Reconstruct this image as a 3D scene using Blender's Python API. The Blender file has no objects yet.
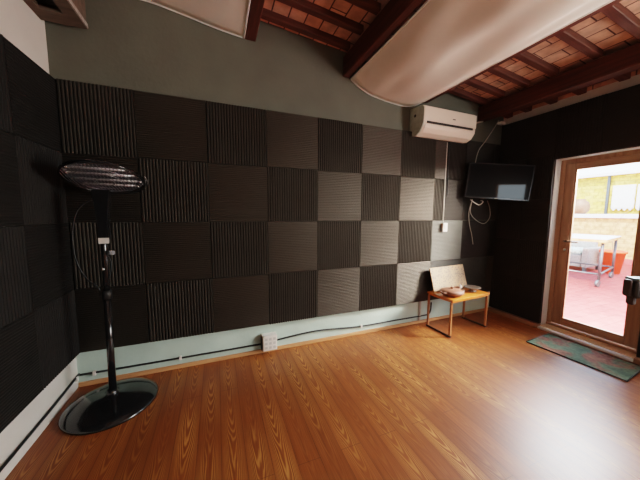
import bpy, bmesh, math, random
from mathutils import Vector, Matrix, Euler
random.seed(7)
C = bpy.context.scene.collection
PI = math.pi

# ------------------------------------------------------------------ materials
def new_mat(name):
    m = bpy.data.materials.new(name); m.use_nodes = True
    nt = m.node_tree
    return m, nt, nt.nodes['Principled BSDF']

def N(nt, kind, **kw):
    n = nt.nodes.new(kind)
    for k, v in kw.items():
        if k in n.inputs.keys(): n.inputs[k].default_value = v
        else: setattr(n, k, v)
    return n

def L(nt, a, b): nt.links.new(a, b)

def ramp(nt, src, stops):
    r = nt.nodes.new('ShaderNodeValToRGB')
    el = r.color_ramp.elements
    while len(el) > 1: el.remove(el[-1])
    el[0].position = stops[0][0]; el[0].color = (*stops[0][1], 1)
    for p, c in stops[1:]:
        e = el.new(p); e.color = (*c, 1)
    L(nt, src, r.inputs[0])
    return r

def mat(name, col, rough=0.6, metal=0.0, spec=0.5, var=0.0, scale=8.0, bump=0.0, bscale=40.0, coat=0.0, emit=0.0):
    m, nt, b = new_mat(name)
    b.inputs['Base Color'].default_value = (*col, 1)
    b.inputs['Roughness'].default_value = rough
    b.inputs['Metallic'].default_value = metal
    b.inputs['Specular IOR Level'].default_value = spec
    b.inputs['Coat Weight'].default_value = coat
    tc = N(nt, 'ShaderNodeTexCoord')
    if var > 0:
        n = N(nt, 'ShaderNodeTexNoise', Scale=scale, Detail=4.0)
        L(nt, tc.outputs['Object'], n.inputs['Vector'])
        r = ramp(nt, n.outputs['Fac'], [(0.3, tuple(c*(1-var) for c in col)), (0.7, tuple(min(1, c*(1+var)) for c in col))])
        L(nt, r.outputs[0], b.inputs['Base Color'])
    if bump > 0:
        n2 = N(nt, 'ShaderNodeTexNoise', Scale=bscale, Detail=5.0)
        L(nt, tc.outputs['Object'], n2.inputs['Vector'])
        bp = N(nt, 'ShaderNodeBump', Strength=bump, Distance=0.01)
        L(nt, n2.outputs['Fac'], bp.inputs['Height'])
        L(nt, bp.outputs[0], b.inputs['Normal'])
    return m

def floor_material():
    m, nt, b = new_mat('laminate_planks')
    tc = N(nt, 'ShaderNodeTexCoord')
    sep = N(nt, 'ShaderNodeSeparateXYZ'); L(nt, tc.outputs['Object'], sep.inputs[0])
    # planks run along y: brick texture with y as its long axis
    cb = N(nt, 'ShaderNodeCombineXYZ')
    L(nt, sep.outputs['Y'], cb.inputs['X']); L(nt, sep.outputs['X'], cb.inputs['Y'])
    br = N(nt, 'ShaderNodeTexBrick')
    br.offset = 0.37; br.offset_frequency = 2
    for k, v in (('Scale', 1.0), ('Mortar Size', 0.0012), ('Mortar Smooth', 0.1), ('Brick Width', 1.25), ('Row Height', 0.13), ('Bias', 0.0)):
        br.inputs[k].default_value = v
    br.inputs['Color1'].default_value = (0, 0, 0, 1); br.inputs['Color2'].default_value = (1, 1, 1, 1)
    br.inputs['Mortar'].default_value = (0.5, 0.5, 0.5, 1)
    L(nt, cb.outputs[0], br.inputs['Vector'])
    # per-plank random number
    row = N(nt, 'ShaderNodeMath', operation='DIVIDE'); row.inputs[1].default_value = 0.13
    L(nt, sep.outputs['X'], row.inputs[0])
    fl = N(nt, 'ShaderNodeMath', operation='FLOOR'); L(nt, row.outputs[0], fl.inputs[0])
    fr = N(nt, 'ShaderNodeMath', operation='FRACT'); L(nt, row.outputs[0], fr.inputs[0])
    wn = N(nt, 'ShaderNodeTexWhiteNoise', noise_dimensions='1D'); L(nt, fl.outputs[0], wn.inputs['W'])
    # cathedral grain: rings of a very long ellipse centred on each plank
    cx = N(nt, 'ShaderNodeMath', operation='SUBTRACT'); cx.inputs[1].default_value = 0.5; L(nt, fr.outputs[0], cx.inputs[0])
    cxx = N(nt, 'ShaderNodeMath', operation='MULTIPLY'); L(nt, cx.outputs[0], cxx.inputs[0]); L(nt, cx.outputs[0], cxx.inputs[1])
    off = N(nt, 'ShaderNodeMath', operation='MULTIPLY_ADD'); off.inputs[1].default_value = 9.0
    L(nt, wn.outputs['Value'], off.inputs[0]); L(nt, sep.outputs['Y'], off.inputs[2])
    pos = N(nt, 'ShaderNodeCombineXYZ'); L(nt, fl.outputs[0], pos.inputs['X']); L(nt, off.outputs[0], pos.inputs['Y'])
    nz = N(nt, 'ShaderNodeTexNoise', Scale=1.7, Detail=2.0); L(nt, pos.outputs[0], nz.inputs['Vector'])
    # height field = y*a + cxx*b + noise -> sine rings
    a1 = N(nt, 'ShaderNodeMath', operation='MULTIPLY'); a1.inputs[1].default_value = 2.2; L(nt, off.outputs[0], a1.inputs[0])
    a2 = N(nt, 'ShaderNodeMath', operation='MULTIPLY_ADD'); a2.inputs[1].default_value = -7.5
    L(nt, cxx.outputs[0], a2.inputs[0]); L(nt, a1.outputs[0], a2.inputs[2])
    n3 = N(nt, 'ShaderNodeTexNoise', Scale=3.5, Detail=3.0)
    mp = N(nt, 'ShaderNodeMapping'); mp.inputs['Scale'].default_value = (5.0, 0.8, 1.0)
    L(nt, tc.outputs['Object'], mp.inputs[0]); L(nt, mp.outputs[0], n3.inputs['Vector'])
    a3 = N(nt, 'ShaderNodeMath', operation='MULTIPLY_ADD'); a3.inputs[1].default_value = 0.65
    L(nt, n3.outputs['Fac'], a3.inputs[0]); L(nt, a2.outputs[0], a3.inputs[2])
    a4 = N(nt, 'ShaderNodeMath', operation='MULTIPLY_ADD'); a4.inputs[1].default_value = 1.3
    L(nt, nz.outputs['Fac'], a4.inputs[0]); L(nt, a3.outputs[0], a4.inputs[2])
    a5 = N(nt, 'ShaderNodeMath', operation='MULTIPLY'); a5.inputs[1].default_value = 26.0; L(nt, a4.outputs[0], a5.inputs[0])
    sn = N(nt, 'ShaderNodeMath', operation='SINE'); L(nt, a5.outputs[0], sn.inputs[0])
    sg = N(nt, 'ShaderNodeMath', operation='MULTIPLY_ADD'); sg.inputs[1].default_value = 0.5; sg.inputs[2].default_value = 0.5
    L(nt, sn.outputs[0], sg.inputs[0])
    pw = N(nt, 'ShaderNodeMath', operation='POWER'); pw.inputs[1].default_value = 2.2; L(nt, sg.outputs[0], pw.inputs[0])
    # rings show only in patches (where the figure is)
    pn = N(nt, 'ShaderNodeTexNoise', Scale=1.0, Detail=1.0)
    mp2 = N(nt, 'ShaderNodeMapping'); mp2.inputs['Scale'].default_value = (1.0, 1.1, 1.0); L(nt, pos.outputs[0], mp2.inputs[0])
    L(nt, mp2.outputs[0], pn.inputs['Vector'])
    pr = ramp(nt, pn.outputs['Fac'], [(0.42, (0.12,)*3), (0.60, (0.95,)*3)])
    cr = ramp(nt, cxx.outputs[0], [(0.08, (1,)*3), (0.24, (0.35,)*3)])
    pm = N(nt, 'ShaderNodeMath', operation='MULTIPLY'); L(nt, pw.outputs[0], pm.inputs[0]); L(nt, pr.outputs[0], pm.inputs[1])
    pm2 = N(nt, 'ShaderNodeMath', operation='MULTIPLY'); L(nt, pm.outputs[0], pm2.inputs[0]); L(nt, cr.outputs[0], pm2.inputs[1])
    # fine straight fibre
    fn = N(nt, 'ShaderNodeTexNoise', Scale=1.0, Detail=6.0, Roughness=0.65)
    mp3 = N(nt, 'ShaderNodeMapping'); mp3.inputs['Scale'].default_value = (90.0, 2.2, 1.0)
    L(nt, tc.outputs['Object'], mp3.inputs[0]); L(nt, mp3.outputs[0], fn.inputs['Vector'])
    base = ramp(nt, fn.outputs['Fac'], [(0.25, (0.150, 0.036, 0.010)), (0.5, (0.225, 0.060, 0.016)), (0.75, (0.300, 0.088, 0.025))])
    mx = N(nt, 'ShaderNodeMix', data_type='RGBA'); L(nt, pm2.outputs[0], mx.inputs[0])
    L(nt, base.outputs[0], mx.inputs[6]); mx.inputs[7].default_value = (0.52, 0.22, 0.062, 1)
    # plank to plank tone
    tone = ramp(nt, wn.outputs['Value'], [(0.0, (0.86,)*3), (1.0, (1.06,)*3)])
    mt = N(nt, 'ShaderNodeMix', data_type='RGBA', blend_type='MULTIPLY'); mt.inputs[0].default_value = 1.0
    L(nt, mx.outputs[2], mt.inputs[6]); L(nt, tone.outputs[0], mt.inputs[7])
    # joints
    mj = N(nt, 'ShaderNodeMix', data_type='RGBA'); L(nt, br.outputs['Fac'], mj.inputs[0])
    L(nt, mt.outputs[2], mj.inputs[6]); mj.inputs[7].default_value = (0.10, 0.03, 0.01, 1)
    L(nt, mj.outputs[2], b.inputs['Base Color'])
    rr = ramp(nt, fn.outputs['Fac'], [(0.3, (0.36,)*3), (0.7, (0.46,)*3)])
    L(nt, rr.outputs[0], b.inputs['Roughness'])
    b.inputs['Specular IOR Level'].default_value = 0.48
    return m

def wall_back_material():
    m, nt, b = new_mat('painted_plaster')
    tc = N(nt, 'ShaderNodeTexCoord')
    sep = N(nt, 'ShaderNodeSeparateXYZ'); L(nt, tc.outputs['Object'], sep.inputs[0])
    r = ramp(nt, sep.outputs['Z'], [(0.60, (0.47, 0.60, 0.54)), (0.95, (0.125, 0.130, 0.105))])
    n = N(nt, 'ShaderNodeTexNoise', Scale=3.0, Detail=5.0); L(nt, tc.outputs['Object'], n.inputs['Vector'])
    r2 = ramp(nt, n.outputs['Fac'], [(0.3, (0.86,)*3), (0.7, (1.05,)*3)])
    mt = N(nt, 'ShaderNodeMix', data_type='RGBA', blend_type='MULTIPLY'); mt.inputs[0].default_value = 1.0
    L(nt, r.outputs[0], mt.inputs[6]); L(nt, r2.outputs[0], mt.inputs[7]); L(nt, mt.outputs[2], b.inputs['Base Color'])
    bn = N(nt, 'ShaderNodeTexNoise', Scale=30.0, Detail=5.0); L(nt, tc.outputs['Object'], bn.inputs['Vector'])
    bp = N(nt, 'ShaderNodeBump', Strength=0.25, Distance=0.01); L(nt, bn.outputs['Fac'], bp.inputs['Height']); L(nt, bp.outputs[0], b.inputs['Normal'])
    b.inputs['Roughness'].default_value = 0.75
    return m

def tile_material(name, c1, c2, mortar, w, h, swap=False, plane='XY', ms=0.012, rough=0.85):
    m, nt, b = new_mat(name)
    tc = N(nt, 'ShaderNodeTexCoord')
    sep = N(nt, 'ShaderNodeSeparateXYZ'); L(nt, tc.outputs['Object'], sep.inputs[0])
    cb = N(nt, 'ShaderNodeCombineXYZ')
    L(nt, sep.outputs[plane[0]], cb.inputs['X']); L(nt, sep.outputs[plane[1]], cb.inputs['Y'])
    br = N(nt, 'ShaderNodeTexBrick')
    for k, v in (('Scale', 1.0), ('Mortar Size', ms), ('Mortar Smooth', 0.2), ('Brick Width', w), ('Row Height', h)):
        br.inputs[k].default_value = v
    br.inputs['Color1'].default_value = (*c1, 1); br.inputs['Color2'].default_value = (*c2, 1); br.inputs['Mortar'].default_value = (*mortar, 1)
    L(nt, cb.outputs[0], br.inputs['Vector'])
    n = N(nt, 'ShaderNodeTexNoise', Scale=9.0, Detail=6.0); L(nt, tc.outputs['Object'], n.inputs['Vector'])
    r2 = ramp(nt, n.outputs['Fac'], [(0.3, (0.6,)*3), (0.7, (1.15,)*3)])
    mt = N(nt, 'ShaderNodeMix', data_type='RGBA', blend_type='MULTIPLY'); mt.inputs[0].default_value = 1.0
    L(nt, br.outputs[0], mt.inputs[6]); L(nt, r2.outputs[0], mt.inputs[7]); L(nt, mt.outputs[2], b.inputs['Base Color'])
    bp = N(nt, 'ShaderNodeBump', Strength=0.6, Distance=0.02, invert=True); L(nt, br.outputs['Fac'], bp.inputs['Height']); L(nt, bp.outputs[0], b.inputs['Normal'])
    b.inputs['Roughness'].default_value = rough
    return m

def wood_mat(name, dark, light, rough=0.5, axis=(2, 30, 30), scale=1.0, bump=0.2):
    m, nt, b = new_mat(name)
    tc = N(nt, 'ShaderNodeTexCoord')
    mp = N(nt, 'ShaderNodeMapping'); mp.inputs['Scale'].default_value = axis; L(nt, tc.outputs['Object'], mp.inputs[0])
    n = N(nt, 'ShaderNodeTexNoise', Scale=scale, Detail=6.0, Roughness=0.6); L(nt, mp.outputs[0], n.inputs['Vector'])
    r = ramp(nt, n.outputs['Fac'], [(0.3, dark), (0.7, light)]); L(nt, r.outputs[0], b.inputs['Base Color'])
    bp = N(nt, 'ShaderNodeBump', Strength=bump, Distance=0.01); L(nt, n.outputs['Fac'], bp.inputs['Height']); L(nt, bp.outputs[0], b.inputs['Normal'])
    b.inputs['Roughness'].default_value = rough
    return m

def glass_material():
    m = bpy.data.materials.new('door_glass'); m.use_nodes = True
    nt = m.node_tree; nt.nodes.clear()
    out = N(nt, 'ShaderNodeOutputMaterial')
    tr = N(nt, 'ShaderNodeBsdfTransparent'); tr.inputs[0].default_value = (0.97, 0.98, 0.98, 1)
    gl = N(nt, 'ShaderNodeBsdfGlossy'); gl.inputs['Roughness'].default_value = 0.02
    fr = N(nt, 'ShaderNodeFresnel'); fr.inputs[0].default_value = 1.35
    mx = N(nt, 'ShaderNodeMixShader'); L(nt, fr.outputs[0], mx.inputs[0]); L(nt, tr.outputs[0], mx.inputs[1]); L(nt, gl.outputs[0], mx.inputs[2])
    L(nt, mx.outputs[0], out.inputs[0])
    return m

def cloth_material():
    m, nt, b = new_mat('draped_muslin')
    b.inputs['Base Color'].default_value = (0.7,0.66,0.6,1); b.inputs['Roughness'].default_value = 0.9
    tc = N(nt, 'ShaderNodeTexCoord')
    n = N(nt, 'ShaderNodeTexNoise', Scale=1.6, Detail=5.0); L(nt, tc.outputs['Object'], n.inputs['Vector'])
    r = ramp(nt, n.outputs['Fac'], [(0.3, (0.70, 0.68, 0.62)), (0.7, (0.83, 0.81, 0.75))]); L(nt, r.outputs[0], b.inputs['Base Color'])
    return m

def mat_rug():
    m, nt, b = new_mat('rug_pile')
    tc = N(nt, 'ShaderNodeTexCoord')
    n = N(nt, 'ShaderNodeTexNoise', Scale=4.3, Detail=3.0); L(nt, tc.outputs['Object'], n.inputs['Vector'])
    r = ramp(nt, n.outputs['Fac'], [(0.34, (0.065, 0.12, 0.08)), (0.47, (0.13, 0.19, 0.13)), (0.56, (0.27, 0.12, 0.085)), (0.66, (0.33, 0.17, 0.12))])
    n2 = N(nt, 'ShaderNodeTexNoise', Scale=45.0, Detail=3.0); L(nt, tc.outputs['Object'], n2.inputs['Vector'])
    r2 = ramp(nt, n2.outputs['Fac'], [(0.3, (0.6,)*3), (0.7, (1.3,)*3)])
    mt = N(nt, 'ShaderNodeMix', data_type='RGBA', blend_type='MULTIPLY'); mt.inputs[0].default_value = 1.0
    L(nt, r.outputs[0], mt.inputs[6]); L(nt, r2.outputs[0], mt.inputs[7]); L(nt, mt.outputs[2], b.inputs['Base Color'])
    b.inputs['Roughness'].default_value = 0.95
    return m

def speckle_mat(name, base, dots, scale=60):
    m, nt, b = new_mat(name)
    tc = N(nt, 'ShaderNodeTexCoord')
    v = N(nt, 'ShaderNodeTexVoronoi', Scale=scale); L(nt, tc.outputs['Object'], v.inputs['Vector'])
    r = ramp(nt, v.outputs['Distance'], [(0.28, dots), (0.42, base)])
    n = N(nt, 'ShaderNodeTexNoise', Scale=9.0, Detail=5.0); L(nt, tc.outputs['Object'], n.inputs['Vector'])
    r2 = ramp(nt, n.outputs['Fac'], [(0.35, (0.75, 0.8, 0.9)), (0.65, (1.05, 1.0, 0.95))])
    mt = N(nt, 'ShaderNodeMix', data_type='RGBA', blend_type='MULTIPLY'); mt.inputs[0].default_value = 1.0
    L(nt, r.outputs[0], mt.inputs[6]); L(nt, r2.outputs[0], mt.inputs[7]); L(nt, mt.outputs[2], b.inputs['Base Color'])
    b.inputs['Roughness'].default_value = 0.8
    return m

M = dict(
    floor=floor_material(), wall_back=wall_back_material(), glass=glass_material(), cloth=cloth_material(), rug=mat_rug(),
    wall_white=mat('white_plaster', (0.66, 0.64, 0.60), 0.8, var=0.06, scale=3, bump=0.3, bscale=25),
    wall_rear=mat('rear_plaster', (0.07, 0.065, 0.06), 0.85, var=0.08, scale=3),
    tiles=tile_material('clay_ceiling_tiles', (0.66, 0.36, 0.25), (0.80, 0.48, 0.36), (0.12, 0.06, 0.05), 0.285, 0.14, plane='YX', ms=0.006),
    tiles_wall=tile_material('clay_wall_course', (0.50, 0.25, 0.17), (0.62, 0.34, 0.24), (0.16, 0.10, 0.08), 0.30, 0.09, plane='YZ', ms=0.006),
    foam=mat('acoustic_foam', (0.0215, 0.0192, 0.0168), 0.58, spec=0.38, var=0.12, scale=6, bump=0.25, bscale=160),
    foam_b=mat('acoustic_foam_glossy', (0.0125, 0.0112, 0.0096), 0.44, spec=0.62, var=0.12, scale=6, bump=0.25, bscale=160),  # same foam, darker and glossier, so horizontal ridges catch the door light
    beam=wood_mat('dark_stained_beam', (0.045, 0.012, 0.007), (0.12, 0.032, 0.018), 0.55, (30, 1.5, 30)),
    joist=wood_mat('dark_stained_joist', (0.060, 0.018, 0.012), (0.15, 0.05, 0.033), 0.6, (1.5, 30, 30)),
    door_wood=wood_mat('door_wood', (0.27, 0.145, 0.085), (0.44, 0.26, 0.16), 0.4, (30, 30, 2)),
    door_wood_h=wood_mat('door_wood_across', (0.27, 0.145, 0.085), (0.44, 0.26, 0.16), 0.4, (30, 2, 30)),
    sill=wood_mat('sill_wood', (0.66, 0.44, 0.25), (0.80, 0.58, 0.38), 0.4, (30, 2, 30)),
    trim=wood_mat('trim_wood', (0.42, 0.20, 0.09), (0.58, 0.31, 0.15), 0.45, (2, 40, 40)),
    table=wood_mat('orange_table_wood', (0.46, 0.13, 0.02), (0.64, 0.22, 0.04), 0.3, (3, 25, 25)),
    table_leg=wood_mat('table_leg_wood', (0.30, 0.11, 0.04), (0.44, 0.18, 0.075), 0.35, (25, 25, 3)),
    runner=mat('dark_runner', (0.05, 0.022, 0.014), 0.4),
    ply=wood_mat('rough_ply', (0.085, 0.060, 0.046), (0.16, 0.118, 0.09), 0.8, (3, 20, 20)),
    black=mat('black_enamel', (0.010, 0.010, 0.011), 0.16, spec=0.6, coat=0.3),
    black_m=mat('black_matt', (0.015, 0.015, 0.016), 0.5),
    chrome=mat('brushed_steel', (0.62, 0.62, 0.62), 0.22, 1.0),
    wire=mat('black_chrome_wire', (0.36, 0.37, 0.40), 0.25, 0.5),
    reflector=mat('mirror_reflector', (0.10, 0.10, 0.12), 0.3, 1.0),
    tube=mat('quartz_tube', (0.80, 0.82, 0.86), 0.15, 0.2),
    white=mat('white_plastic', (0.74, 0.71, 0.67), 0.35),
    ac=mat('ac_plastic', (0.80, 0.68, 0.58), 0.35),
    ac_side=mat('ac_side_plastic', (0.42, 0.45, 0.38), 0.5, var=0.15, scale=20),
    slot=mat('dark_slot', (0.02, 0.016, 0.014), 0.5),
    socket_slot=mat('socket_slot', (0.52, 0.51, 0.49), 0.5),
    screen=mat('tv_screen', (0.006, 0.006, 0.007), 0.04, spec=0.3),
    cable=mat('black_cable', (0.012, 0.014, 0.016), 0.45),
    wcable=mat('white_cable', (0.42, 0.40, 0.36), 0.5),
    clay=mat('clay', (0.24, 0.095, 0.055), 0.6, var=0.1, scale=12),
    clay_d=mat('clay_dark', (0.20, 0.085, 0.055), 0.6),
    ceramic=mat('white_ceramic', (0.66, 0.66, 0.66), 0.25),
    ash=mat('grey_ceramic', (0.15, 0.13, 0.115), 0.4),
    board=speckle_mat('speckled_board', (0.58, 0.42, 0.27), (0.33, 0.26, 0.22), 42),
    ext_floor=tile_material('terrace_tiles', (0.40, 0.040, 0.036), (0.45, 0.055, 0.048), (0.26, 0.035, 0.03), 0.28, 0.14, plane='XY', ms=0.006, rough=0.7),
    ext_yellow=tile_material('yellow_brick', (0.80, 0.56, 0.10), (0.84, 0.60, 0.15), (0.62, 0.40, 0.10), 0.26, 0.12, plane='YZ', ms=0.01),
    ext_orange=tile_material('ochre_brick', (0.80, 0.42, 0.16), (0.84, 0.48, 0.20), (0.66, 0.34, 0.15), 0.26, 0.12, plane='YZ', ms=0.01),
    ext_red=mat('red_skirting', (0.55, 0.10, 0.09), 0.7),
    ext_white=mat('sunlit_white', (0.80, 0.80, 0.78), 0.7, var=0.05),
    ext_hill=mat('pale_hillside', (0.46, 0.62, 0.60), 0.9, var=0.2, scale=0.8),
    ext_pot=mat('orange_red_planter', (0.82, 0.10, 0.035), 0.5),
    ext_metal=mat('grey_metal_legs', (0.12, 0.125, 0.13), 0.4, 0.6),
    ext_wicker=mat('grey_wicker', (0.34, 0.31, 0.28), 0.8, var=0.3, scale=40),
    ext_cushion=mat('pale_patterned_cushion', (0.42, 0.50, 0.48), 0.9, var=0.35, scale=25),
    ext_brown=mat('brown_jar', (0.32, 0.17, 0.10), 0.6, var=0.2),
    hand_g=mat('grey_green_strip', (0.16, 0.20, 0.19), 0.35),
    lobe=mat('brown_rubber', (0.035, 0.020, 0.018), 0.6),
    lamp_glass=mat('smoked_lens', (0.05, 0.05, 0.05), 0.1, spec=0.8),
)

M['foam_left_shaded'] = mat('acoustic_foam_left_shaded', (0.016, 0.015, 0.014), 0.7, spec=0.2, var=0.12, scale=6, bump=0.25, bscale=160)  # same foam, shaded in its colour to offset the frontal window light
M['foam_lit'] = mat('acoustic_foam_lit', (0.11, 0.115, 0.105), 0.6, spec=0.3, var=0.1, scale=6, bump=0.25, bscale=160)  # same foam lightened: door-light sheen put into the base colour
M['foam_half_lit'] = mat('acoustic_foam_half_lit', (0.030, 0.029, 0.026), 0.6, spec=0.4, var=0.1, scale=6, bump=0.25, bscale=160)  # weaker step of that door-light sheen, also held in the colour
M['foam_right'] = mat('acoustic_foam_right', (0.026, 0.022, 0.019), 0.7, spec=0.25, var=0.12, scale=6, bump=0.25, bscale=160)
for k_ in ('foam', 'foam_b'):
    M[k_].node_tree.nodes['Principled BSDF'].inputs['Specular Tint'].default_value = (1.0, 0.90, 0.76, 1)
# ------------------------------------------------------------------ mesh helpers
def add_box(bm, lo, hi, bevel=0.0, seg=2, mtx=None):
    lo = Vector(lo); hi = Vector(hi)
    r = bmesh.ops.create_cube(bm, size=1.0)
    vs = r['verts']
    for v in vs:
        v.co = Vector(((v.co.x+.5)*(hi.x-lo.x)+lo.x, (v.co.y+.5)*(hi.y-lo.y)+lo.y, (v.co.z+.5)*(hi.z-lo.z)+lo.z))
    if bevel > 0:
        es = list({e for v in vs for e in v.link_edges})
        rb = bmesh.ops.bevel(bm, geom=es, offset=bevel, segments=seg, affect='EDGES', profile=0.5)
        vs = list({v for v in rb['verts']} | {v for v in vs if v.is_valid})
    if mtx is not None:
        for v in vs: v.co = mtx @ v.co
    return vs

def add_tube(bm, pts, r, seg=8, smooth_n=0, closed=False, cap=True):
    pts = [Vector(p) for p in pts]
    if smooth_n:
        P = [pts[0]] + pts + [pts[-1]]; out = []
        for i in range(1, len(P)-2):
            for k in range(smooth_n):
                t = k/smooth_n
                a, b, c, d = P[i-1], P[i], P[i+1], P[i+2]
                out.append(0.5*((2*b)+(c-a)*t+(2*a-5*b+4*c-d)*t*t+(-a+3*b-3*c+d)*t**3))
        out.append(pts[-1]); pts = out
    rr = r if isinstance(r, (list, tuple)) else [r]*len(pts)
    rings = []; n = len(pts); prev = None
    for i, p in enumerate(pts):
        if closed: t = (pts[(i+1) % n]-pts[i-1])
        else: t = pts[min(i+1, n-1)]-pts[max(i-1, 0)]
        t.normalize()
        if prev is None:
            a = t.orthogonal().normalized()
        else:
            a = (prev - t*prev.dot(t)).normalized()
        prev = a; b = t.cross(a)
        rad = rr[min(i, len(rr)-1)]
        rings.append([bm.verts.new(p+(a*math.cos(2*PI*k/seg)+b*math.sin(2*PI*k/seg))*rad) for k in range(seg)])
    m = n if closed else n-1
    for i in range(m):
        A, B = rings[i], rings[(i+1) % n]
        for k in range(seg):
            f = bm.faces.new((A[k], A[(k+1) % seg], B[(k+1) % seg], B[k])); f.smooth = True
    if cap and not closed:
        bm.faces.new(rings[0][::-1]); bm.faces.new(rings[-1])

def add_lathe(bm, prof, seg=40, mtx=None, close_ends=True):
    rings = []; allv = []
    for r, z in prof:
        if r < 1e-5:
            v = bm.verts.new((0, 0, z)); rings.append([v]); allv.append(v)
        else:
            ring = [bm.verts.new((r*math.cos(2*PI*k/seg), r*math.sin(2*PI*k/seg), z)) for k in range(seg)]
            rings.append(ring); allv += ring
    for A, B in zip(rings, rings[1:]):
        for k in range(seg):
            k2 = (k+1) % seg
            if len(A) == 1 and len(B) == 1: continue
            if len(A) == 1: f = bm.faces.new((A[0], B[k], B[k2]))
            elif len(B) == 1: f = bm.faces.new((A[k], A[k2], B[0]))
            else: f = bm.faces.new((A[k], A[k2], B[k2], B[k]))
            f.smooth = True
    if mtx is not None:
        for v in allv: v.co = mtx @ v.co
    return allv

def add_prism(bm, poly, axis, a, b):
    """extrude a 2-D polygon along axis from a to b; poly gives the two other coordinates in order"""
    def pt(p, t):
        if axis == 0: return (t, p[0], p[1])
        if axis == 1: return (p[0], t, p[1])
        return (p[0], p[1], t)
    A = [bm.verts.new(pt(p, a)) for p in poly]; B = [bm.verts.new(pt(p, b)) for p in poly]
    n = len(poly)
    for i in range(n): bm.faces.new((A[i], A[(i+1) % n], B[(i+1) % n], B[i]))
    bm.faces.new(A[::-1]); bm.faces.new(B)

def obj(name, bm, m, parent=None, origin=None, smooth=False):
    """link one mesh object; world-space bmesh, origin moved to the given point"""
    bmesh.ops.recalc_face_normals(bm, faces=bm.faces)
    if origin is None:
        xs = [v.co for v in bm.verts]
        lo = Vector((min(v.x for v in xs), min(v.y for v in xs), min(v.z for v in xs)))
        hi = Vector((max(v.x for v in xs), max(v.y for v in xs), max(v.z for v in xs)))
        origin = Vector(((lo.x+hi.x)/2, (lo.y+hi.y)/2, lo.z))
    origin = Vector(origin)
    for v in bm.verts: v.co -= origin
    if smooth:
        for f in bm.faces: f.smooth = True
    me = bpy.data.meshes.new(name); bm.to_mesh(me); bm.free()
    me.materials.append(M[m] if isinstance(m, str) else m)
    o = bpy.data.objects.new(name, me); C.objects.link(o)
    if parent is not None:
        o.parent = parent
        o.location = parent.matrix_world.inverted() @ origin if parent.type == 'EMPTY' and False else origin - world_loc(parent)
    else:
        o.location = origin
    return o

def world_loc(o):
    l = Vector(o.location)
    return l + world_loc(o.parent) if o.parent else l

def thing(name, label, cat, loc, group=None):
    o = bpy.data.objects.new(name, None); C.objects.link(o); o.location = loc; o.empty_display_size = 0.1
    return tag(o, label, cat, group)

def tag(o, label, cat, group=None, kind=None):
    o['label'] = label; o['category'] = cat
    if group: o['group'] = group
    if kind: o['kind'] = kind
    return o

def struct(name, bm, m, parent=None, origin=(0, 0, 0)):
    o = obj(name, bm, m, parent, origin); o['kind'] = 'structure'
    return o

def part(name, m, parent, *boxes, bevel=0.0):
    bm = bmesh.new()
    for lo, hi in boxes: add_box(bm, lo, hi, bevel)
    return obj(name, bm, m, parent)

# ------------------------------------------------------------------ room shell
W = 4.70           # right wall plane
YR = -4.7          # rear wall plane (behind the camera)
def J(x): return 2.92 - 0.10*(x-2.3)         # underside of the joists
def T(x): return J(x) + 0.055                # underside of the clay tiles

bm = bmesh.new(); add_box(bm, (-0.15, YR-0.15, -0.12), (W+0.0, 0.15, 0.0)); struct('floor', bm, 'floor')
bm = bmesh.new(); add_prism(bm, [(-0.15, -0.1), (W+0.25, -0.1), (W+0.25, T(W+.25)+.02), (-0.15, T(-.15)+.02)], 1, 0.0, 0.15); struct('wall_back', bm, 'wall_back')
bm = bmesh.new(); add_box(bm, (-0.15, YR, -0.1), (0, 0, T(0)+.02)); struct('wall_left', bm, 'wall_white')
# right wall with the terrace door and, further back than the camera, a window opening
D0, D1, DZ = -1.425, -0.64, 1.995
W0, W1, WZ0, WZ1 = -3.95, -2.35, 0.85, 2.15
bm = bmesh.new()
zt = T(W)+.02
add_box(bm, (W, D1, -0.1), (W+.25, 0.0, zt)); add_box(bm, (W, D0, DZ), (W+.25, D1, zt)); add_box(bm, (W, D0, -0.1), (W+.25, D1, -0.0))
add_box(bm, (W, W1, -0.1), (W+.25, D0, zt)); add_box(bm, (W, W0, -0.1), (W+.25, W1, WZ0)); add_box(bm, (W, W0, WZ1), (W+.25, W1, zt))
add_box(bm, (W, YR, -0.1), (W+.25, W0, zt))
struct('wall_right', bm, 'wall_white')
RX0, RX1, RZ0, RZ1 = 3.60, 4.22, 1.28, 1.72
bm = bmesh.new()
add_prism(bm, [(-0.15, -0.1), (RX0, -0.1), (RX0, T(RX0)+.02), (-0.15, T(-.15)+.02)], 1, YR-0.15, YR)
add_prism(bm, [(RX1, -0.1), (W+0.25, -0.1), (W+0.25, T(W+.25)+.02), (RX1, T(RX1)+.02)], 1, YR-0.15, YR)
add_prism(bm, [(RX0, -0.1), (RX1, -0.1), (RX1, RZ0), (RX0, RZ0)], 1, YR-0.15, YR)
add_prism(bm, [(RX0, RZ1), (RX1, RZ1), (RX1, T(RX1)+.02), (RX0, T(RX0)+.02)], 1, YR-0.15, YR)
struct('wall_rear', bm, 'wall_rear')
wn1 = bpy.data.objects.new('window_1', None); C.objects.link(wn1); wn1.location = (3.91, YR, RZ0); wn1['kind'] = 'structure'
part('window_frame', 'door_wood', wn1, ((RX0, YR-.10, RZ0), (RX0+.03, YR-.05, RZ1)), ((RX1-.03, YR-.10, RZ0), (RX1, YR-.05, RZ1)), ((RX0+.03, YR-.10, RZ0), (RX1-.03, YR-.05, RZ0+.03)), ((RX0+.03, YR-.10, RZ1-.03), (RX1-.03, YR-.05, RZ1)))
part('window_pane', 'glass', wn1, ((RX0+.03, YR-.077, RZ0+.03), (RX1-.03, YR-.073, RZ1-.03)))
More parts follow.
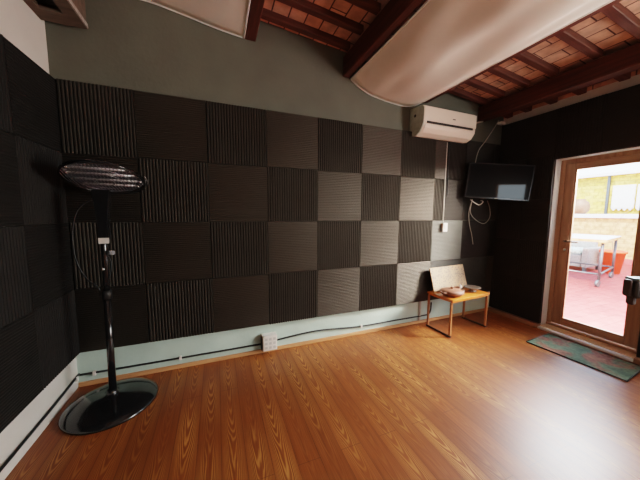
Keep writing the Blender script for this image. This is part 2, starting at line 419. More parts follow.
bm = bmesh.new(); add_prism(bm, [(-0.15, T(-.15)), (W+0.25, T(W+.25)), (W+0.25, T(W+.25)+.06), (-0.15, T(-.15)+.06)], 1, YR, 0.0); struct('ceiling', bm, 'tiles')

bm = bmesh.new(); add_box(bm, (W-.012, -3.9, 2.655), (W, -0.001, T(W)-.002)); struct('trim_4', bm, 'tiles_wall')
# skirtings
bm = bmesh.new(); add_box(bm, (0.005, -0.018, 0.0), (W-0.06, 0.0, 0.036), 0.004); struct('baseboard_back', bm, 'trim')
bm = bmesh.new(); add_box(bm, (W-0.075, D1, 0.0), (W, -0.02, 0.05), 0.006); add_box(bm, (W-0.075, -2.3, 0.0), (W, D0, 0.05), 0.006); struct('baseboard_right', bm, 'door_wood_h')

# ------------------------------------------------------------------ door in the right wall
dr = bpy.data.objects.new('door_1', None); C.objects.link(dr); dr.location = (4.80, -1.03, 0); dr['kind'] = 'structure'
FX = 4.80
part('door_frame', 'door_wood', dr, ((FX, D1-.045, 0.06), (FX+.07, D1, DZ)), ((FX, D0, 0.06), (FX+.07, D0+.045, DZ)), ((FX, D0+.045, DZ-.045), (FX+.07, D1-.045, DZ)), bevel=0.004)
y0, y1, z0, z1 = D0+.045, D1-.045, 0.07, DZ-.045      # leaf
part('door_leaf', 'door_wood', dr, ((FX+.01, y1-.085, z0), (FX+.06, y1, z1)), ((FX+.01, y0, z0), (FX+.06, y0+.085, z1)), bevel=0.006)
part('door_rail', 'door_wood_h', dr, ((FX+.012, y0+.085, z0), (FX+.058, y1-.085, z0+.09)), bevel=0.006)
part('door_rail', 'door_wood_h', dr, ((FX+.012, y0+.085, z1-.075), (FX+.058, y1-.085, z1)), bevel=0.006)
part('glazing_bead', 'door_wood', dr, ((FX+.02, y1-.100, z0+.09), (FX+.045, y1-.085, z1-.075)), ((FX+.02, y0+.085, z0+.09), (FX+.045, y0+.10, z1-.075)))
part('glass_pane', 'glass', dr, ((FX+.032, y0+.086, z0+.091), (FX+.036, y1-.086, z1-.076)))
hd = part('door_handle', 'door_wood', dr, ((FX+.001, -.775, 0.93), (FX+.01, -.735, 1.13)), bevel=0.003)
bm = bmesh.new(); add_tube(bm, [(FX+.01, -.755, 1.07), (FX-.045, -.755, 1.07), (FX-.05, -.77, 1.07), (FX-.05, -.88, 1.065)], 0.009, 8); obj('lever', bm, 'chrome', hd)
bm = bmesh.new(); add_tube(bm, [(FX+.005, -.755, 0.97), (FX-.012, -.755, 0.97)], 0.013, 12); obj('key_cylinder', bm, 'chrome', hd)
bm = bmesh.new(); add_box(bm, (W-.02, D0, 0.0), (W+.16, D1, 0.035), 0.004); struct('trim_1', bm, 'sill')
bm = bmesh.new(); add_box(bm, (W-.075, D0, 0.0), (W-.02, D1, 0.028), 0.008); struct('trim_2', bm, 'ext_white')
bm = bmesh.new(); add_box(bm, (FX-.01, D0, 0.035), (FX+.12, D1, 0.062), 0.004); struct('trim_3', bm, 'door_wood_h')

# ------------------------------------------------------------------ ceiling beams and joists
def beam(x0, x1, zb, label):
    bm = bmesh.new(); add_prism(bm, [(x0, zb), (x1, zb), (x1, J(x1)), (x0, J(x0))], 1, -4.69, -0.002)
    es = [e for e in bm.edges]
    bmesh.ops.bevel(bm, geom=es, offset=0.006, segments=1, affect='EDGES')
    o = obj('ceiling_beam', bm, 'beam'); tag(o, label, 'beam', 'big dark ceiling beams'); return o
beam(0.33, 0.42, 2.955, 'dark stained ceiling beam along the outer edge of the left hanging cloth')
beam(1.335, 1.425, 2.868, 'dark stained ceiling beam at the inner edge of the left hanging cloth, first beam from the left')
beam(2.28, 2.355, 2.738, 'dark red stained ceiling beam at the left edge of the large white hanging cloth')
beam(3.29, 3.36, 2.645, 'thin looking dark beam edge along the right side of the large white hanging cloth')
beam(4.20, 4.325, 2.562, 'heavy dark ceiling beam nearest the right wall, above the terrace door')

ORD = ['first', 'second', 'third', 'fourth', 'fifth', 'sixth', 'seventh', 'eighth', 'ninth', 'tenth', 'eleventh']
def joists(xa, xb, ys, where, w=0.055, drop=0.0):
    for i, y in enumerate(ys):
        bm = bmesh.new()
        add_prism(bm, [(xa, J(xa)-drop), (xb, J(xb)-drop), (xb, T(xb)-.001), (xa, T(xa)-.001)], 1, y-w/2, y+w/2)
        bmesh.ops.bevel(bm, geom=list(bm.edges), offset=0.004, segments=1, affect='EDGES')
        o = obj('ceiling_joist', bm, 'joist')
        tag(o, 'dark wooden joist %s, %s from back wall' % (where, ORD[i]), 'joist', 'joists ' + where)
joists(1.425, 2.28, [-0.13, -0.37, -0.62, -0.90], 'between the two hanging cloths', 0.06)
JY = [-0.09, -0.31, -0.57, -0.82, -1.13, -1.40, -1.68]
joists(3.36, 4.20, JY, 'between large cloth and heavy right beam', 0.062)
joists(4.325, 4.687, JY[:6], 'stub between heavy right beam and right wall', 0.075, 0.045)

# ------------------------------------------------------------------ hanging cloths
def cloth(prof, ya, yb, name, label, amp, seedv, end_pull=0.0):
    rnd = random.Random(seedv)
    # resample profile smoothly
    P = [Vector((p[0], 0, p[1])) for p in prof]; Q = [P[0]]+P+[P[-1]]; line = []
    for i in range(1, len(Q)-2):
        for k in range(5):
            t = k/5; a, b, c, d = Q[i-1], Q[i], Q[i+1], Q[i+2]
            line.append(0.5*((2*b)+(c-a)*t+(2*a-5*b+4*c-d)*t*t+(-a+3*b-3*c+d)*t**3))
    line.append(P[-1])
    n = len(line); rows = 60; bm = bmesh.new(); G = []
    ph = [rnd.uniform(0, 6) for _ in range(6)]
    for j in range(rows+1):
        s = j/rows; y = ya+(yb-ya)*s; row = []
        for i, p in enumerate(line):
            u = i/(n-1); e = math.sin(PI*u)
            dz = e*amp*(0.5*math.sin(3.1*y+ph[0]+2.5*u)+0.35*math.sin(7*y-5*u+ph[1])+0.30*math.sin(14*u+5*y+ph[2])+0.25*math.sin(23*u-3*y+ph[3]))*(1-math.exp(-6*s))
            dz -= e*end_pull*math.sin(PI*min(1, s*1.4))
            row.append(bm.verts.new((p.x, y, p.z+dz)))
        G.append(row)
    for j in range(rows):
        for i in range(n-1):
            f = bm.faces.new((G[j][i], G[j][i+1], G[j+1][i+1], G[j+1][i])); f.smooth = True
    o = obj(name, bm, 'cloth'); tag(o, label, 'cloth', 'hanging ceiling cloths')
    md = o.modifiers.new('thick', 'SOLIDIFY'); md.thickness = 0.004; md.offset = 1
    # stitched hems
    for side, idx in (('a', 0), ('b', n-1)):
        bm = bmesh.new(); add_tube(bm, [tuple(G0) for G0 in [(line[idx].x, ya+(yb-ya)*s/20, line[idx].z) for s in range(21)]], 0.008, 6)
        obj('hem', bm, 'ext_white', o)
    bm = bmesh.new(); add_tube(bm, [(p.x, ya, p.z) for p in line], 0.006, 6); obj('hem', bm, 'ext_white', o)
    return o
cloth([(0.38, 2.948), (0.50, 2.965), (0.63, 2.967), (0.81, 2.945), (1.05, 2.905), (1.20, 2.885), (1.325, 2.873)], -0.012, -3.9, 'ceiling_cloth',
      'smaller pale cloth hung under the ceiling at the top left, beside the first beam', 0.02, 3, 0.0)
cloth([(2.365, 2.728), (2.45, 2.675), (2.58, 2.620), (2.70, 2.597), (2.83, 2.580), (3.0, 2.567), (3.10, 2.575), (3.19, 2.600), (3.28, 2.636)], -0.012, -3.9, 'ceiling_cloth',
      'large white cloth sagging under the ceiling above the air conditioner', 0.042, 5, 0.03)

# wooden box in the top left corner
bx = thing('wooden_ceiling_box', 'rough brown wooden box frame fixed high in the left corner above the white wall', 'box', (0.12, -0.15, 2.63))
part('bottom_panel', 'ply', bx, ((0.002, -0.17, 2.655), (0.25, -0.05, 2.675)), ((0.002, -0.44, 2.655), (0.05, -0.17, 2.675)), ((0.17, -0.44, 2.655), (0.25, -0.17, 2.675)), ((0.05, -0.44, 2.655), (0.17, -0.31, 2.675)))
part('side_panel', 'ply', bx, ((0.235, -0.44, 2.675), (0.25, -0.05, 2.97)), ((0.002, -0.065, 2.675), (0.235, -0.05, 2.97)), ((0.002, -0.44, 2.675), (0.235, -0.425, 2.97)))
part('edge_strip', 'ext_wicker', bx, ((0.251, -0.44, 2.66), (0.257, -0.05, 2.69)))
part('recess_lining', 'slot', bx, ((0.04, -0.32, 2.70), (0.18, -0.16, 2.705)))

# ------------------------------------------------------------------ acoustic foam panels
def foam_mesh(name, w, h, vertical, n=None, base=0.0325, peak=0.040, material='foam'):
    """wedge foam tile in its own frame: face towards -y, lower left corner at origin; ridges vertical or horizontal"""
    bm = bmesh.new(); span = w if vertical else h; other = h if vertical else w
    pitch = 0.0228 if vertical else 0.0165
    if not vertical: base = 0.0378
    n = max(1, round(span/pitch)); p = span/n
    prof = [(0, 0)]
    for k in range(n):
        a = k*p
        prof += [(a+p*0.08, -base), (a+p*0.34, -peak), (a+p*0.66, -peak), (a+p*0.92, -base)]
    prof.append((span, 0))
    def pt(s, y, t): return (s, y, t) if vertical else (t, y, s)
    A = [bm.verts.new(pt(s, y, 0)) for s, y in prof]; B = [bm.verts.new(pt(s, y, other)) for s, y in prof]
    m = len(prof)
    for i in range(m): bm.faces.new((A[i], A[(i+1) % m], B[(i+1) % m], B[i]))
    bm.faces.new(A[::-1]); bm.faces.new(B)
    bmesh.ops.recalc_face_normals(bm, faces=bm.faces)
    me = bpy.data.meshes.new(name); bm.to_mesh(me); bm.free(); me.materials.append(M[material])
    return me
CACHE = {}
def foam(w, h, vertical, m=None):
    k = (round(w, 3), round(h, 3), vertical, m)
    if k not in CACHE: CACHE[k] = foam_mesh('foam_panel', w, h, vertical, material=m or ('foam' if vertical else 'foam_b'))
    return CACHE[k]
def panel(corner, rotz, w, h, vertical, label, group, m=None):
    o = bpy.data.objects.new('foam_panel', foam(w, h, vertical, m)); C.objects.link(o)
    o.location = corner; o.rotation_euler = (0, random.uniform(-.004, .004), rotz)
    tag(o, label, 'acoustic panel', group); return o
ROW = ['top row', 'second row', 'third row', 'bottom row']
PH = 0.4998; PWI = 0.4988
rr = random.Random(4)
for j in range(4):
    for i in range(10):
        zc = 2.297 - 0.5021*(j+1)+.002
        x = 0.002 + 0.5*i if i else 0.045
        w = PWI if i else PWI-0.045
        vert = (i+j) % 2 == 0
        rd = 'vertically' if vert else 'horizontally'
        if i == 9:
            w = 0.138
        pos = (ORD[i]+' from the left corner')
        if i == 7 and j < 2:
            panel((x, -0.002, zc), 0, 0.165, PH, vert, 'narrow %s ridged foam strip left of the white conduit, %s' % (rd, ROW[j]), 'foam panels on the back wall')
            panel((x+.185, -0.002, zc), 0, 0.31, PH, not vert, 'dark foam panel right of the white conduit, back wall, %s' % ROW[j], 'foam panels on the back wall', 'foam_right')
            continue
        dz = rr.uniform(-.0012, .0010); dx = rr.uniform(-.0005, .0005)
        pale = {(7, 2): 'foam_lit', (8, 3): 'foam_half_lit', (8, 0): 'foam_right', (8, 1): 'foam_right', (8, 2): 'foam_right', (7, 3): 'foam_half_lit'}.get((i, j))  # per-panel foam overrides; the lighter ones carry door light as colour
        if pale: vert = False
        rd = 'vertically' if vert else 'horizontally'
        panel((x+dx, -0.002, zc+dz), 0, w, PH, vert, '%s ridged %s foam panel, back wall, %s, %s' % (rd, 'lit-toned charcoal' if pale == 'foam_lit' else 'charcoal', ROW[j], pos), 'foam panels on the back wall', pale)
# left wall: local x axis -> towards the camera is -y ; face points to +x
for j in range(4):
    for i in range(5):
        zc = 2.297 - 0.5021*(j+1)+.002
        ya = -0.002-0.5*i if i else -0.004
        vert = (i+j) % 2 == 1
        # rotz = +90deg: local x -> +y, local -y -> +x
        panel((0.002, ya-PWI, zc), PI/2, PWI, PH, vert, '%s ridged dark foam panel, left wall, %s, %s from the back corner' % ('vertically' if vert else 'horizontally', ROW[j], ORD[i]), 'foam panels on the left wall', 'foam_left_shaded')
# right wall: rotz = -90deg: local x -> -y, local -y -> -x ; five rows
RR = ['top row', 'second row', 'third row', 'fourth row', 'bottom row']
RZ = [2.555, 2.055, 1.555, 1.055, 0.555]
backing = []
for j, zt_ in enumerate(RZ):
    h = 0.4988
    zb = zt_-h
    # between back corner and door
    panel((W-.002, -0.004, zb), -PI/2, 0.339, h, j % 2 == 0, 'dark foam panel on the right wall beside the back corner, %s' % RR[j], 'foam panels on the right wall', 'foam_right')
    panel((W-.002, -0.05-.2945, zb), -PI/2, 0.588/2, h, j % 2 == 1, 'dark foam panel on the right wall next to the door opening, %s' % RR[j], 'foam panels on the right wall', 'foam_right')
    # beyond the door
    for k in range(2):
        panel((W-.002, D0-.002-k*.5, zb), -PI/2, PWI, h, (j+k) % 2 == 0, 'dark foam panel right of the terrace door, %s, %s from the door' % (RR[j], ORD[k]), 'foam panels on the right wall', 'foam_right')
for k in range(2):
    wd = (D1-D0)/2
    panel((W-.002, D1-k*wd, DZ+.004), -PI/2, wd-.002, 2.555-DZ-.004, k % 2 == 0, 'dark foam panel above the terrace door, %s' % ('left half', 'right half')[k], 'foam panels on the right wall', 'foam_right')

# ------------------------------------------------------------------ air conditioner
a = thing('air_conditioner', 'white wall mounted split air conditioner above the foam panels, under the cloth', 'air conditioner', (3.52, 0, 2.24))
ax0, ax1 = 3.135, 3.915
prof = [(0.0, 2.303), (-0.046, 2.303), (-0.048, 2.242), (-0.10, 2.235), (-0.165, 2.262), (-0.205, 2.315), (-0.212, 2.36), (-0.214, 2.50), (-0.20, 2.525), (-0.17, 2.535), (0.0, 2.545)]
bm = bmesh.new(); add_prism(bm, [(y-.001, z) for y, z in prof], 0, ax0+.012, ax1-.012); o = obj('housing', bm, 'ac', a)
for nm, xa, xb, mm in (('end_cap', ax0, ax0+.012, 'ac_side'), ('end_cap', ax1-.012, ax1, 'ac')):
    bm = bmesh.new(); add_prism(bm, [(y*.985-.001, z) for y, z in prof], 0, xa, xb); obj(nm, bm, mm, a)
part('front_panel', 'ac', a, ((ax0+.002, -0.221, 2.368), (ax1-.002, -0.213, 2.512)), bevel=0.003)
part('air_slot', 'slot', a, ((ax0+.05, -0.219, 2.345), (ax1-.05, -0.195, 2.366)))
bm = bmesh.new(); add_prism(bm, [(-0.213, 2.343), (-0.219, 2.330), (-0.207, 2.300), (-0.170, 2.257), (-0.160, 2.262), (-0.200, 2.312)], 0, ax0+.03, ax1-.03); obj('louvre', bm, 'ac', a)
part('badge', 'slot', a, ((3.545, -0.2225, 2.418), (3.585, -0.2205, 2.428)))
bm = bmesh.new(); add_tube(bm, [(ax0-.002, -.085, 2.45), (ax0+.004, -.085, 2.45)], 0.016, 14); obj('screw_cap', bm, 'slot', a)

# conduit and switch
bm = bmesh.new(); add_box(bm, (3.669, -0.042, 1.262), (3.680, -0.0, 2.235), 0.003)
tag(obj('cable_conduit', bm, 'wcable'), 'thin white vertical conduit running down from the air conditioner to the switch', 'conduit')
s = thing('wall_switch', 'small white switch box at the foot of the white conduit', 'switch', (3.675, -0.04, 1.16))
part('box', 'white', s, ((3.64, -0.075, 1.155), (3.712, -0.044, 1.262)), bevel=0.005)
part('rocker', 'white', s, ((3.658, -0.080, 1.19), (3.694, -0.074, 1.235)), bevel=0.002)
bm = bmesh.new(); add_tube(bm, [(3.712, -.046, 2.20), (3.706, -.048, 2.1), (3.703, -.048, 1.95), (3.706, -.047, 1.75), (3.712, -.045, 1.60)], 0.005, 8, 6)
tag(obj('black_conduit', bm, 'cable'), 'black curved cable dropping behind the white conduit under the air conditioner', 'cable')

# ------------------------------------------------------------------ television
tv = thing('television', 'flat black television on a wall arm in the back right corner', 'television', (4.45, -0.2, 1.5))
cyw, q1, q2 = -0.5538, 0.055, -0.076
R0 = Vector((math.cos(cyw), math.sin(cyw), 0)); Nn = Vector((math.sin(cyw), -math.cos(cyw), 0)); U0 = Vector((0, 0, 1))
U2 = U0*math.cos(q1)+Nn*math.sin(q1); Rr = R0*math.cos(q2)+U2*math.sin(q2); Ur = -R0*math.sin(q2)+U2*math.cos(q2); Nr = Rr.cross(Ur)
TVM = Matrix(((Rr.x, Ur.x, Nr.x, 4.2557), (Rr.y, Ur.y, Nr.y, -0.3019), (Rr.z, Ur.z, Nr.z, 1.7653), (0, 0, 0, 1)))
def tvpart(name, m, lo, hi, bev=0.004):
    bm = bmesh.new(); add_box(bm, lo, hi, bev, mtx=TVM); return obj(name, bm, m, tv)
tvpart('casing', 'black_m', (-.36, -.21, -.035), (.36, .21, -.002), 0.008)
tvpart('bezel', 'black', (-.36, .196, -.002), (.36, .21, .006), 0.002)
tvpart('bezel', 'black', (-.36, -.21, -.002), (.36, -.188, .006), 0.002)
tvpart('bezel', 'black', (-.36, -.188, -.002), (-.346, .196, .006), 0.002)
tvpart('bezel', 'black', (.346, -.188, -.002), (.36, .196, .006), 0.002)
tvpart('screen', 'screen', (-.346, -.188, -.001), (.346, .196, .002), 0.0)
tvpart('standby_logo', 'socket_slot', (-.02, -.203, .006), (.02, -.197, .007), 0.0)
pb = TVM @ Vector((0, 0, -.035))
bm = bmesh.new(); add_tube(bm, [tuple(pb), (4.36, -0.16, 1.78), (4.33, -0.045, 1.78)], 0.018, 10); add_box(bm, (4.27, -0.055, 1.68), (4.39, -0.044, 1.88), 0.003); obj('wall_arm', bm, 'black_m', tv)

def cable(pts, r, label, m='wcable', nm='cable', grp=None, seg=6):
    bm = bmesh.new(); add_tube(bm, pts, r, seg, 8); return tag(obj(nm, bm, m), label, 'cable', grp)
cable([(4.46, -0.10, 2.57), (4.38, -0.10, 2.46), (4.26, -0.09, 2.30), (4.16, -0.08, 2.17), (4.12, -0.075, 2.0), (4.13, -0.07, 1.85)], 0.005, 'white cable drooping from the heavy beam down behind the television')
cable([(3.92, -0.10, 2.44), (4.0, -0.10, 2.47), (4.10, -0.10, 2.50), (4.2, -0.08, 2.53)], 0.008, 'short white pipe leaving the right end of the air conditioner')
cable([(4.02, -0.12, 1.555), (4.06, -0.14, 1.52), (4.14, -0.15, 1.49), (4.22, -0.14, 1.53), (4.20, -0.12, 1.548)], 0.006, 'white cable bundle bunched just below the television')
cable([(4.08, -0.10, 1.56), (4.09, -0.075, 1.40), (4.20, -0.07, 1.30), (4.36, -0.07, 1.25), (4.46, -0.07, 1.33), (4.45, -0.07, 1.45), (4.38, -0.08, 1.55)], 0.0045, 'thin white cable looping below the television')
cable([(4.10, -0.08, 1.55), (4.07, -0.07, 1.40), (4.09, -0.07, 1.25), (4.14, -0.07, 1.12), (4.18, -0.07, 0.98)], 0.0045, 'thin white cable hanging down the foam wall below the television')
# junction blob near the beam
bm = bmesh.new(); add_box(bm, (4.46, -0.14, 2.52), (4.54, -0.08, 2.555), 0.01); tag(obj('junction_box', bm, 'white'), 'little white junction box where cables meet below the heavy beam', 'junction box')

# ------------------------------------------------------------------ skirting cable, socket
cb = thing('wall_cable', 'black cable clipped along the back wall above the skirting', 'cable', (2.0, -0.01, 0.09))
bm = bmesh.new(); add_tube(bm, [(0.012, -0.012, 0.100), (0.35, -0.012, 0.096), (0.72, -0.012, 0.094), (1.1, -0.012, 0.092), (1.419, -0.012, 0.092)], 0.0085, 8, 6)
add_tube(bm, [(1.575, -0.012, 0.105), (2.0, -0.012, 0.13), (2.5, -0.012, 0.096), (3.0, -0.012, 0.093), (3.42, -0.012, 0.092), (3.53, -0.014, 0.10), (3.565, -0.015, 0.15), (3.57, -0.015, 0.25)], 0.0085, 8, 6); obj('cord', bm, 'cable', cb)
for x in (0.11, 0.72, 2.55): part('clip', 'white', cb, ((x-.01, -0.026, 0.078), (x+.01, 0.0, 0.112)), bevel=0.003)
cb = thing('wall_cable', 'black cable clipped along the foot of the left wall', 'cable', (0.01, -1.0, 0.09))
bm = bmesh.new(); add_tube(bm, [(0.012, -0.012, 0.108), (0.012, -0.3, 0.094), (0.012, -0.8, 0.088), (0.012, -1.6, 0.09), (0.012, -2.4, 0.09)], 0.0085, 8, 6); obj('cord', bm, 'cable', cb)
for y in (-0.06, -1.3): part('clip', 'white', cb, ((0.0, y-.01, 0.078), (0.026, y+.01, 0.112)), bevel=0.003)
s = thing('socket_box', 'white surface mounted power socket box on the mint wall strip above the skirting', 'socket', (1.5, 0, 0.04))
part('casing', 'white', s, ((1.426, -0.055, 0.043), (1.566, -0.0, 0.193)), bevel=0.003)
part('side_plate', 'black_m', s, ((1.420, -0.066, 0.046), (1.4265, -0.004, 0.190)))
part('face_plate', 'white', s, ((1.432, -0.080, 0.043), (1.568, -0.055, 0.195)), bevel=0.006)
for k in range(3):
    for q in range(3): part('outlet', 'socket_slot', s, ((1.449+k*.040, -0.0825, 0.064+q*.042), (1.473+k*.040, -0.0795, 0.088+q*.042)))
part('cover_strip', 'wcable', thing('wall_conduit', 'pale short conduit stub on the mint wall below the foam, left of the table', 'conduit', (3.40, -0.01, 0.04)), ((3.375, -0.018, 0.038), (3.405, -0.001, 0.285)), bevel=0.003)

# ------------------------------------------------------------------ patio heater
hx, hy = 0.325, -0.335
h = thing('patio_heater', 'tall black standing electric heater with round grilled head, in the left corner', 'heater', (hx, hy, 0))
bm = bmesh.new(); TR = Matrix.Translation((hx-.006, hy+.012, 0))
add_lathe(bm, [(0, 0.0), (0.265, 0.0), (0.278, 0.006), (0.280, 0.014), (0.272, 0.024), (0.235, 0.040), (0.18, 0.054), (0.11, 0.066), (0.05, 0.073), (0.03, 0.082), (0, 0.084)], 64, TR); obj('base', bm, 'black', h)
TP = Vector((hx-0.004, hy-.01, 1.50))
bm = bmesh.new(); add_tube(bm, [(hx+.004, hy, 0.075), (hx+.015, hy-.004, 0.80)], 0.022, 20); obj('pole', bm, 'black', h)
bm = bmesh.new(); add_tube(bm, [(hx+.015, hy-.004, 0.80), (hx+.026, hy-.01, 1.40)], 0.0185, 20); obj('pole', bm, 'black', h)
bm = bmesh.new(); add_tube(bm, [(hx, hy, 0.07), (hx, hy, 0.12)], [0.037, 0.028], 20); obj('collar', bm, 'black', h)
bm = bmesh.new(); add_tube(bm, [(hx+.015, hy-.004, 0.78), (hx+.016, hy-.004, 0.84)], 0.028, 20); obj('collar', bm, 'black_m', h)
bm = bmesh.new(); add_tube(bm, [(hx+.045, hy-.015, 1.10), (hx+.075, hy-.03, 1.10)], 0.016, 14); obj('knob', bm, 'wire', h)
bm = bmesh.new()
add_prism(bm, [(hx-.020, 1.52), (hx+.078, 1.52), (hx+.062, 1.38), (hx+.052, 1.18), (hx, 1.18), (hx-.002, 1.38)], 1, hy-.04, hy+.028)
bmesh.ops.bevel(bm, geom=list(bm.edges), offset=0.008, segments=2, affect='EDGES'); obj('neck_bracket', bm, 'black', h)
part('control_label', 'white', h, ((hx+.004, hy-.0425, 1.165), (hx+.062, hy-.0405, 1.203)))
part('screw', 'white', h, ((hx+.010, hy-.031, 0.985), (hx+.020, hy-.024, 0.995)))
# tilted head: local z = opening direction (down and towards the camera)
HC = Vector((0.385, -0.355, 1.592))
HM = Matrix.Translation(HC) @ Euler((math.radians(-20), math.radians(1), 0)).to_matrix().to_4x4() @ Matrix.Diagonal((0.86, 0.86, 0.9, 1))   # front edge raised... opening faces -z
bm = bmesh.new()
add_lathe(bm, [(0, 0.075), (0.07, 0.073), (0.14, 0.058), (0.20, 0.034), (0.243, 0.008), (0.252, 0.0), (0.256, 0.004), (0.248, 0.016), (0.205, 0.044), (0.145, 0.070), (0.07, 0.086), (0, 0.089)], 56, HM); obj('head_shell', bm, 'black', h)
bm = bmesh.new(); add_lathe(bm, [(0, 0.070), (0.07, 0.068), (0.138, 0.053), (0.197, 0.030), (0.236, 0.006)], 56, HM); obj('reflector', bm, 'reflector', h)
bm = bmesh.new(); add_lathe(bm, [(0.0, 0.086), (0.05, 0.086), (0.055, 0.10), (0.045, 0.115), (0.0, 0.118)], 24, HM); obj('top_cap', bm, 'black', h)
bm = bmesh.new()
ring = lambda r, z, n=56: [HM @ Vector((r*math.cos(2*PI*k/n), r*math.sin(2*PI*k/n), z)) for k in range(n)]
for r_, z_ in ((0.252, 0.0), (0.252, -0.012), (0.06, -0.028), (0.12, -0.025), (0.18, -0.021)):
    if r_ < .25: add_tube(bm, ring(r_, z_), 0.0022, 6, closed=True)
for k in range(-11, 12):
    x = k*0.0215; yy = math.sqrt(max(0, 0.25**2-x*x))
    pts = [(x, -yy, -.008)] + [(x, yy*t, -0.008-0.022*(1-t*t)*(yy/.25)) for t in (-.6, -.2, .2, .6)] + [(x, yy, -.008)]
    add_tube(bm, [HM @ Vector(p) for p in pts], 0.0019, 5)
obj('grill', bm, 'wire', h)
bm = bmesh.new(); add_tube(bm, ring(0.252, -0.012), 0.0045, 8, closed=True); obj('grill_rim', bm, 'black', h)
for y in (-0.13, -0.045, 0.045, 0.13):
    xx = math.sqrt(0.225**2-y*y)*.93
    bm = bmesh.new(); add_tube(bm, [HM @ Vector((-xx, y, 0.012)), HM @ Vector((xx, y, 0.012))], 0.007, 12); tb = obj('heating_tube', bm, 'tube', h)
    for s_ in (-1, 1):
        bm = bmesh.new(); add_tube(bm, [HM @ Vector((s_*xx, y, 0.012)), HM @ Vector((s_*(xx+.02), y, 0.012))], 0.013, 10); obj('tube_cap', bm, 'chrome', tb)
# arched guard rim at the back/right
bm = bmesh.new()
add_tube(bm, [HM @ Vector((0.268*math.cos(t), 0.268*math.sin(t), 0.012+0.02*math.sin(max(0, t)))) for t in [math.radians(-10+k*7) for k in range(22)]], 0.0035, 6)
for t in (math.radians(5), math.radians(60), math.radians(120)):
    add_tube(bm, [HM @ Vector((0.25*math.cos(t), 0.25*math.sin(t), 0.006)), HM @ Vector((0.268*math.cos(t), 0.268*math.sin(t), 0.012+0.02*math.sin(t)))], 0.003, 6)
obj('guard_rim', bm, 'wire', h)
bm = bmesh.new(); add_tube(bm, [(hx-.02, hy-.02, 1.46), (hx-.10, hy-.02, 1.38), (hx-.14, hy-.01, 1.22), (hx-.135, hy, 1.05), (hx-.09, hy, 0.93), (hx-.03, hy, 0.86), (hx-.027, hy, 0.80)], 0.005, 6, 6)
add_tube(bm, [(hx+.03, hy-.01, 1.10), (hx+.05, hy, 1.03), (hx+.04, hy, 0.95), (hx+.02, hy, 0.88)], 0.004, 6, 5); obj('power_cord', bm, 'cable', h)

# ------------------------------------------------------------------ side table and what stands on it
t = thing('side_table', 'small orange wooden side table with slim sled legs against the back wall', 'table', (3.75, -0.26, 0))
TA = Vector((3.428, -0.455, 0)); TB = Vector((4.085, -0.405, 0)); TC = Vector((4.060, -0.075, 0)); TD = Vector((3.418, -0.09, 0))
def quad_slab(bm, P, z0, z1, bev=0.004):
    A = [bm.verts.new((p.x, p.y, z0)) for p in P]; B = [bm.verts.new((p.x, p.y, z1)) for p in P]
    for i in range(4): bm.faces.new((A[i], A[(i+1) % 4], B[(i+1) % 4], B[i]))
    bm.faces.new(A[::-1]); bm.faces.new(B)
    if bev: bmesh.ops.bevel(bm, geom=list(bm.edges), offset=bev, segments=2, affect='EDGES')
def inset(P, d):
    c = sum(P, Vector())/4; return [p+(c-p).normalized()*d for p in P]
bm = bmesh.new(); quad_slab(bm, [TA, TB, TC, TD], 0.412, 0.432); obj('tabletop', bm, 'table', t)
bm = bmesh.new(); quad_slab(bm, inset([TA, TB, TC, TD], .02), 0.395, 0.4115, 0); obj('apron', bm, 'table', t)
def bar(a_, b_, w, zlo, zhi, nm, m):
    bm = bmesh.new(); d = (b_-a_).normalized(); s_ = Vector((-d.y, d.x, 0))*w/2
    quad_slab(bm, [a_-s_, b_-s_, b_+s_, a_+s_], zlo, zhi, 0.002); return obj(nm, bm, m, t)
for P, Q in ((TA, TD), (TB, TC)):
    d = (Q-P).normalized(); sgn = 1 if P is TA else -1; o_ = Vector((0.012*sgn, 0, 0))
    bar(P+d*.012+o_, P+d*.034+o_, 0.02, 0.018, 0.395, 'leg', 'table_leg')
    bar(Q-d*.034+o_, Q-d*.012+o_, 0.02, 0.018, 0.395, 'leg', 'table_leg')
    bar(P+d*.008+o_, Q-d*.008+o_, 0.022, 0.0, 0.018, 'floor_runner', 'runner')
# board leaning on the wall
bm = bmesh.new()
c0 = Vector((3.462, -0.150, 0.434)); ex = Vector((0.575, 0.022, 0.006)); ez = Vector((-0.028, 0.062, 0.283)); en = ex.cross(ez).normalized()*0.012
vs = [bm.verts.new(p) for p in (c0, c0+ex, c0+ex+ez, c0+ez, c0-en*-1, c0+ex-en*-1, c0+ex+ez-en*-1, c0+ez-en*-1)]
for f in ((0, 1, 2, 3), (4, 5, 6, 7), (0, 1, 5, 4), (1, 2, 6, 5), (2, 3, 7, 6), (3, 0, 4, 7)): bm.faces.new([vs[i] for i in f])
bmesh.ops.bevel(bm, geom=list(bm.edges), offset=0.002, segments=1, affect='EDGES')
tag(obj('speckled_board', bm, 'board'), 'rectangular beige speckled board leaning on the wall at the back of the table', 'board')
def lathe_obj(name, prof, loc, m, parent=None, seg=36):
    bm = bmesh.new(); add_lathe(bm, prof, seg, Matrix.Translation(loc)); return obj(name, bm, m, parent)
p = thing('casserole_pot', 'round reddish clay casserole with a lid on the left of the side table', 'pot', (3.575, -0.31, 0.432))
L0 = (3.575, -0.31, 0.4325)
lathe_obj('bowl', [(0, 0), (0.075, 0), (0.10, 0.010), (0.124, 0.035), (0.13, 0.046), (0.122, 0.046), (0, 0.040)], L0, 'clay', p)
ld = lathe_obj('lid', [(0.126, 0.046), (0.128, 0.052), (0.105, 0.066), (0.06, 0.076), (0.02, 0.080), (0, 0.081)], L0, 'clay', p)
lathe_obj('lid_knob', [(0, 0.079), (0.012, 0.080), (0.014, 0.086), (0.020, 0.094), (0.014, 0.10), (0, 0.101)], L0, 'clay_d', ld, 20)
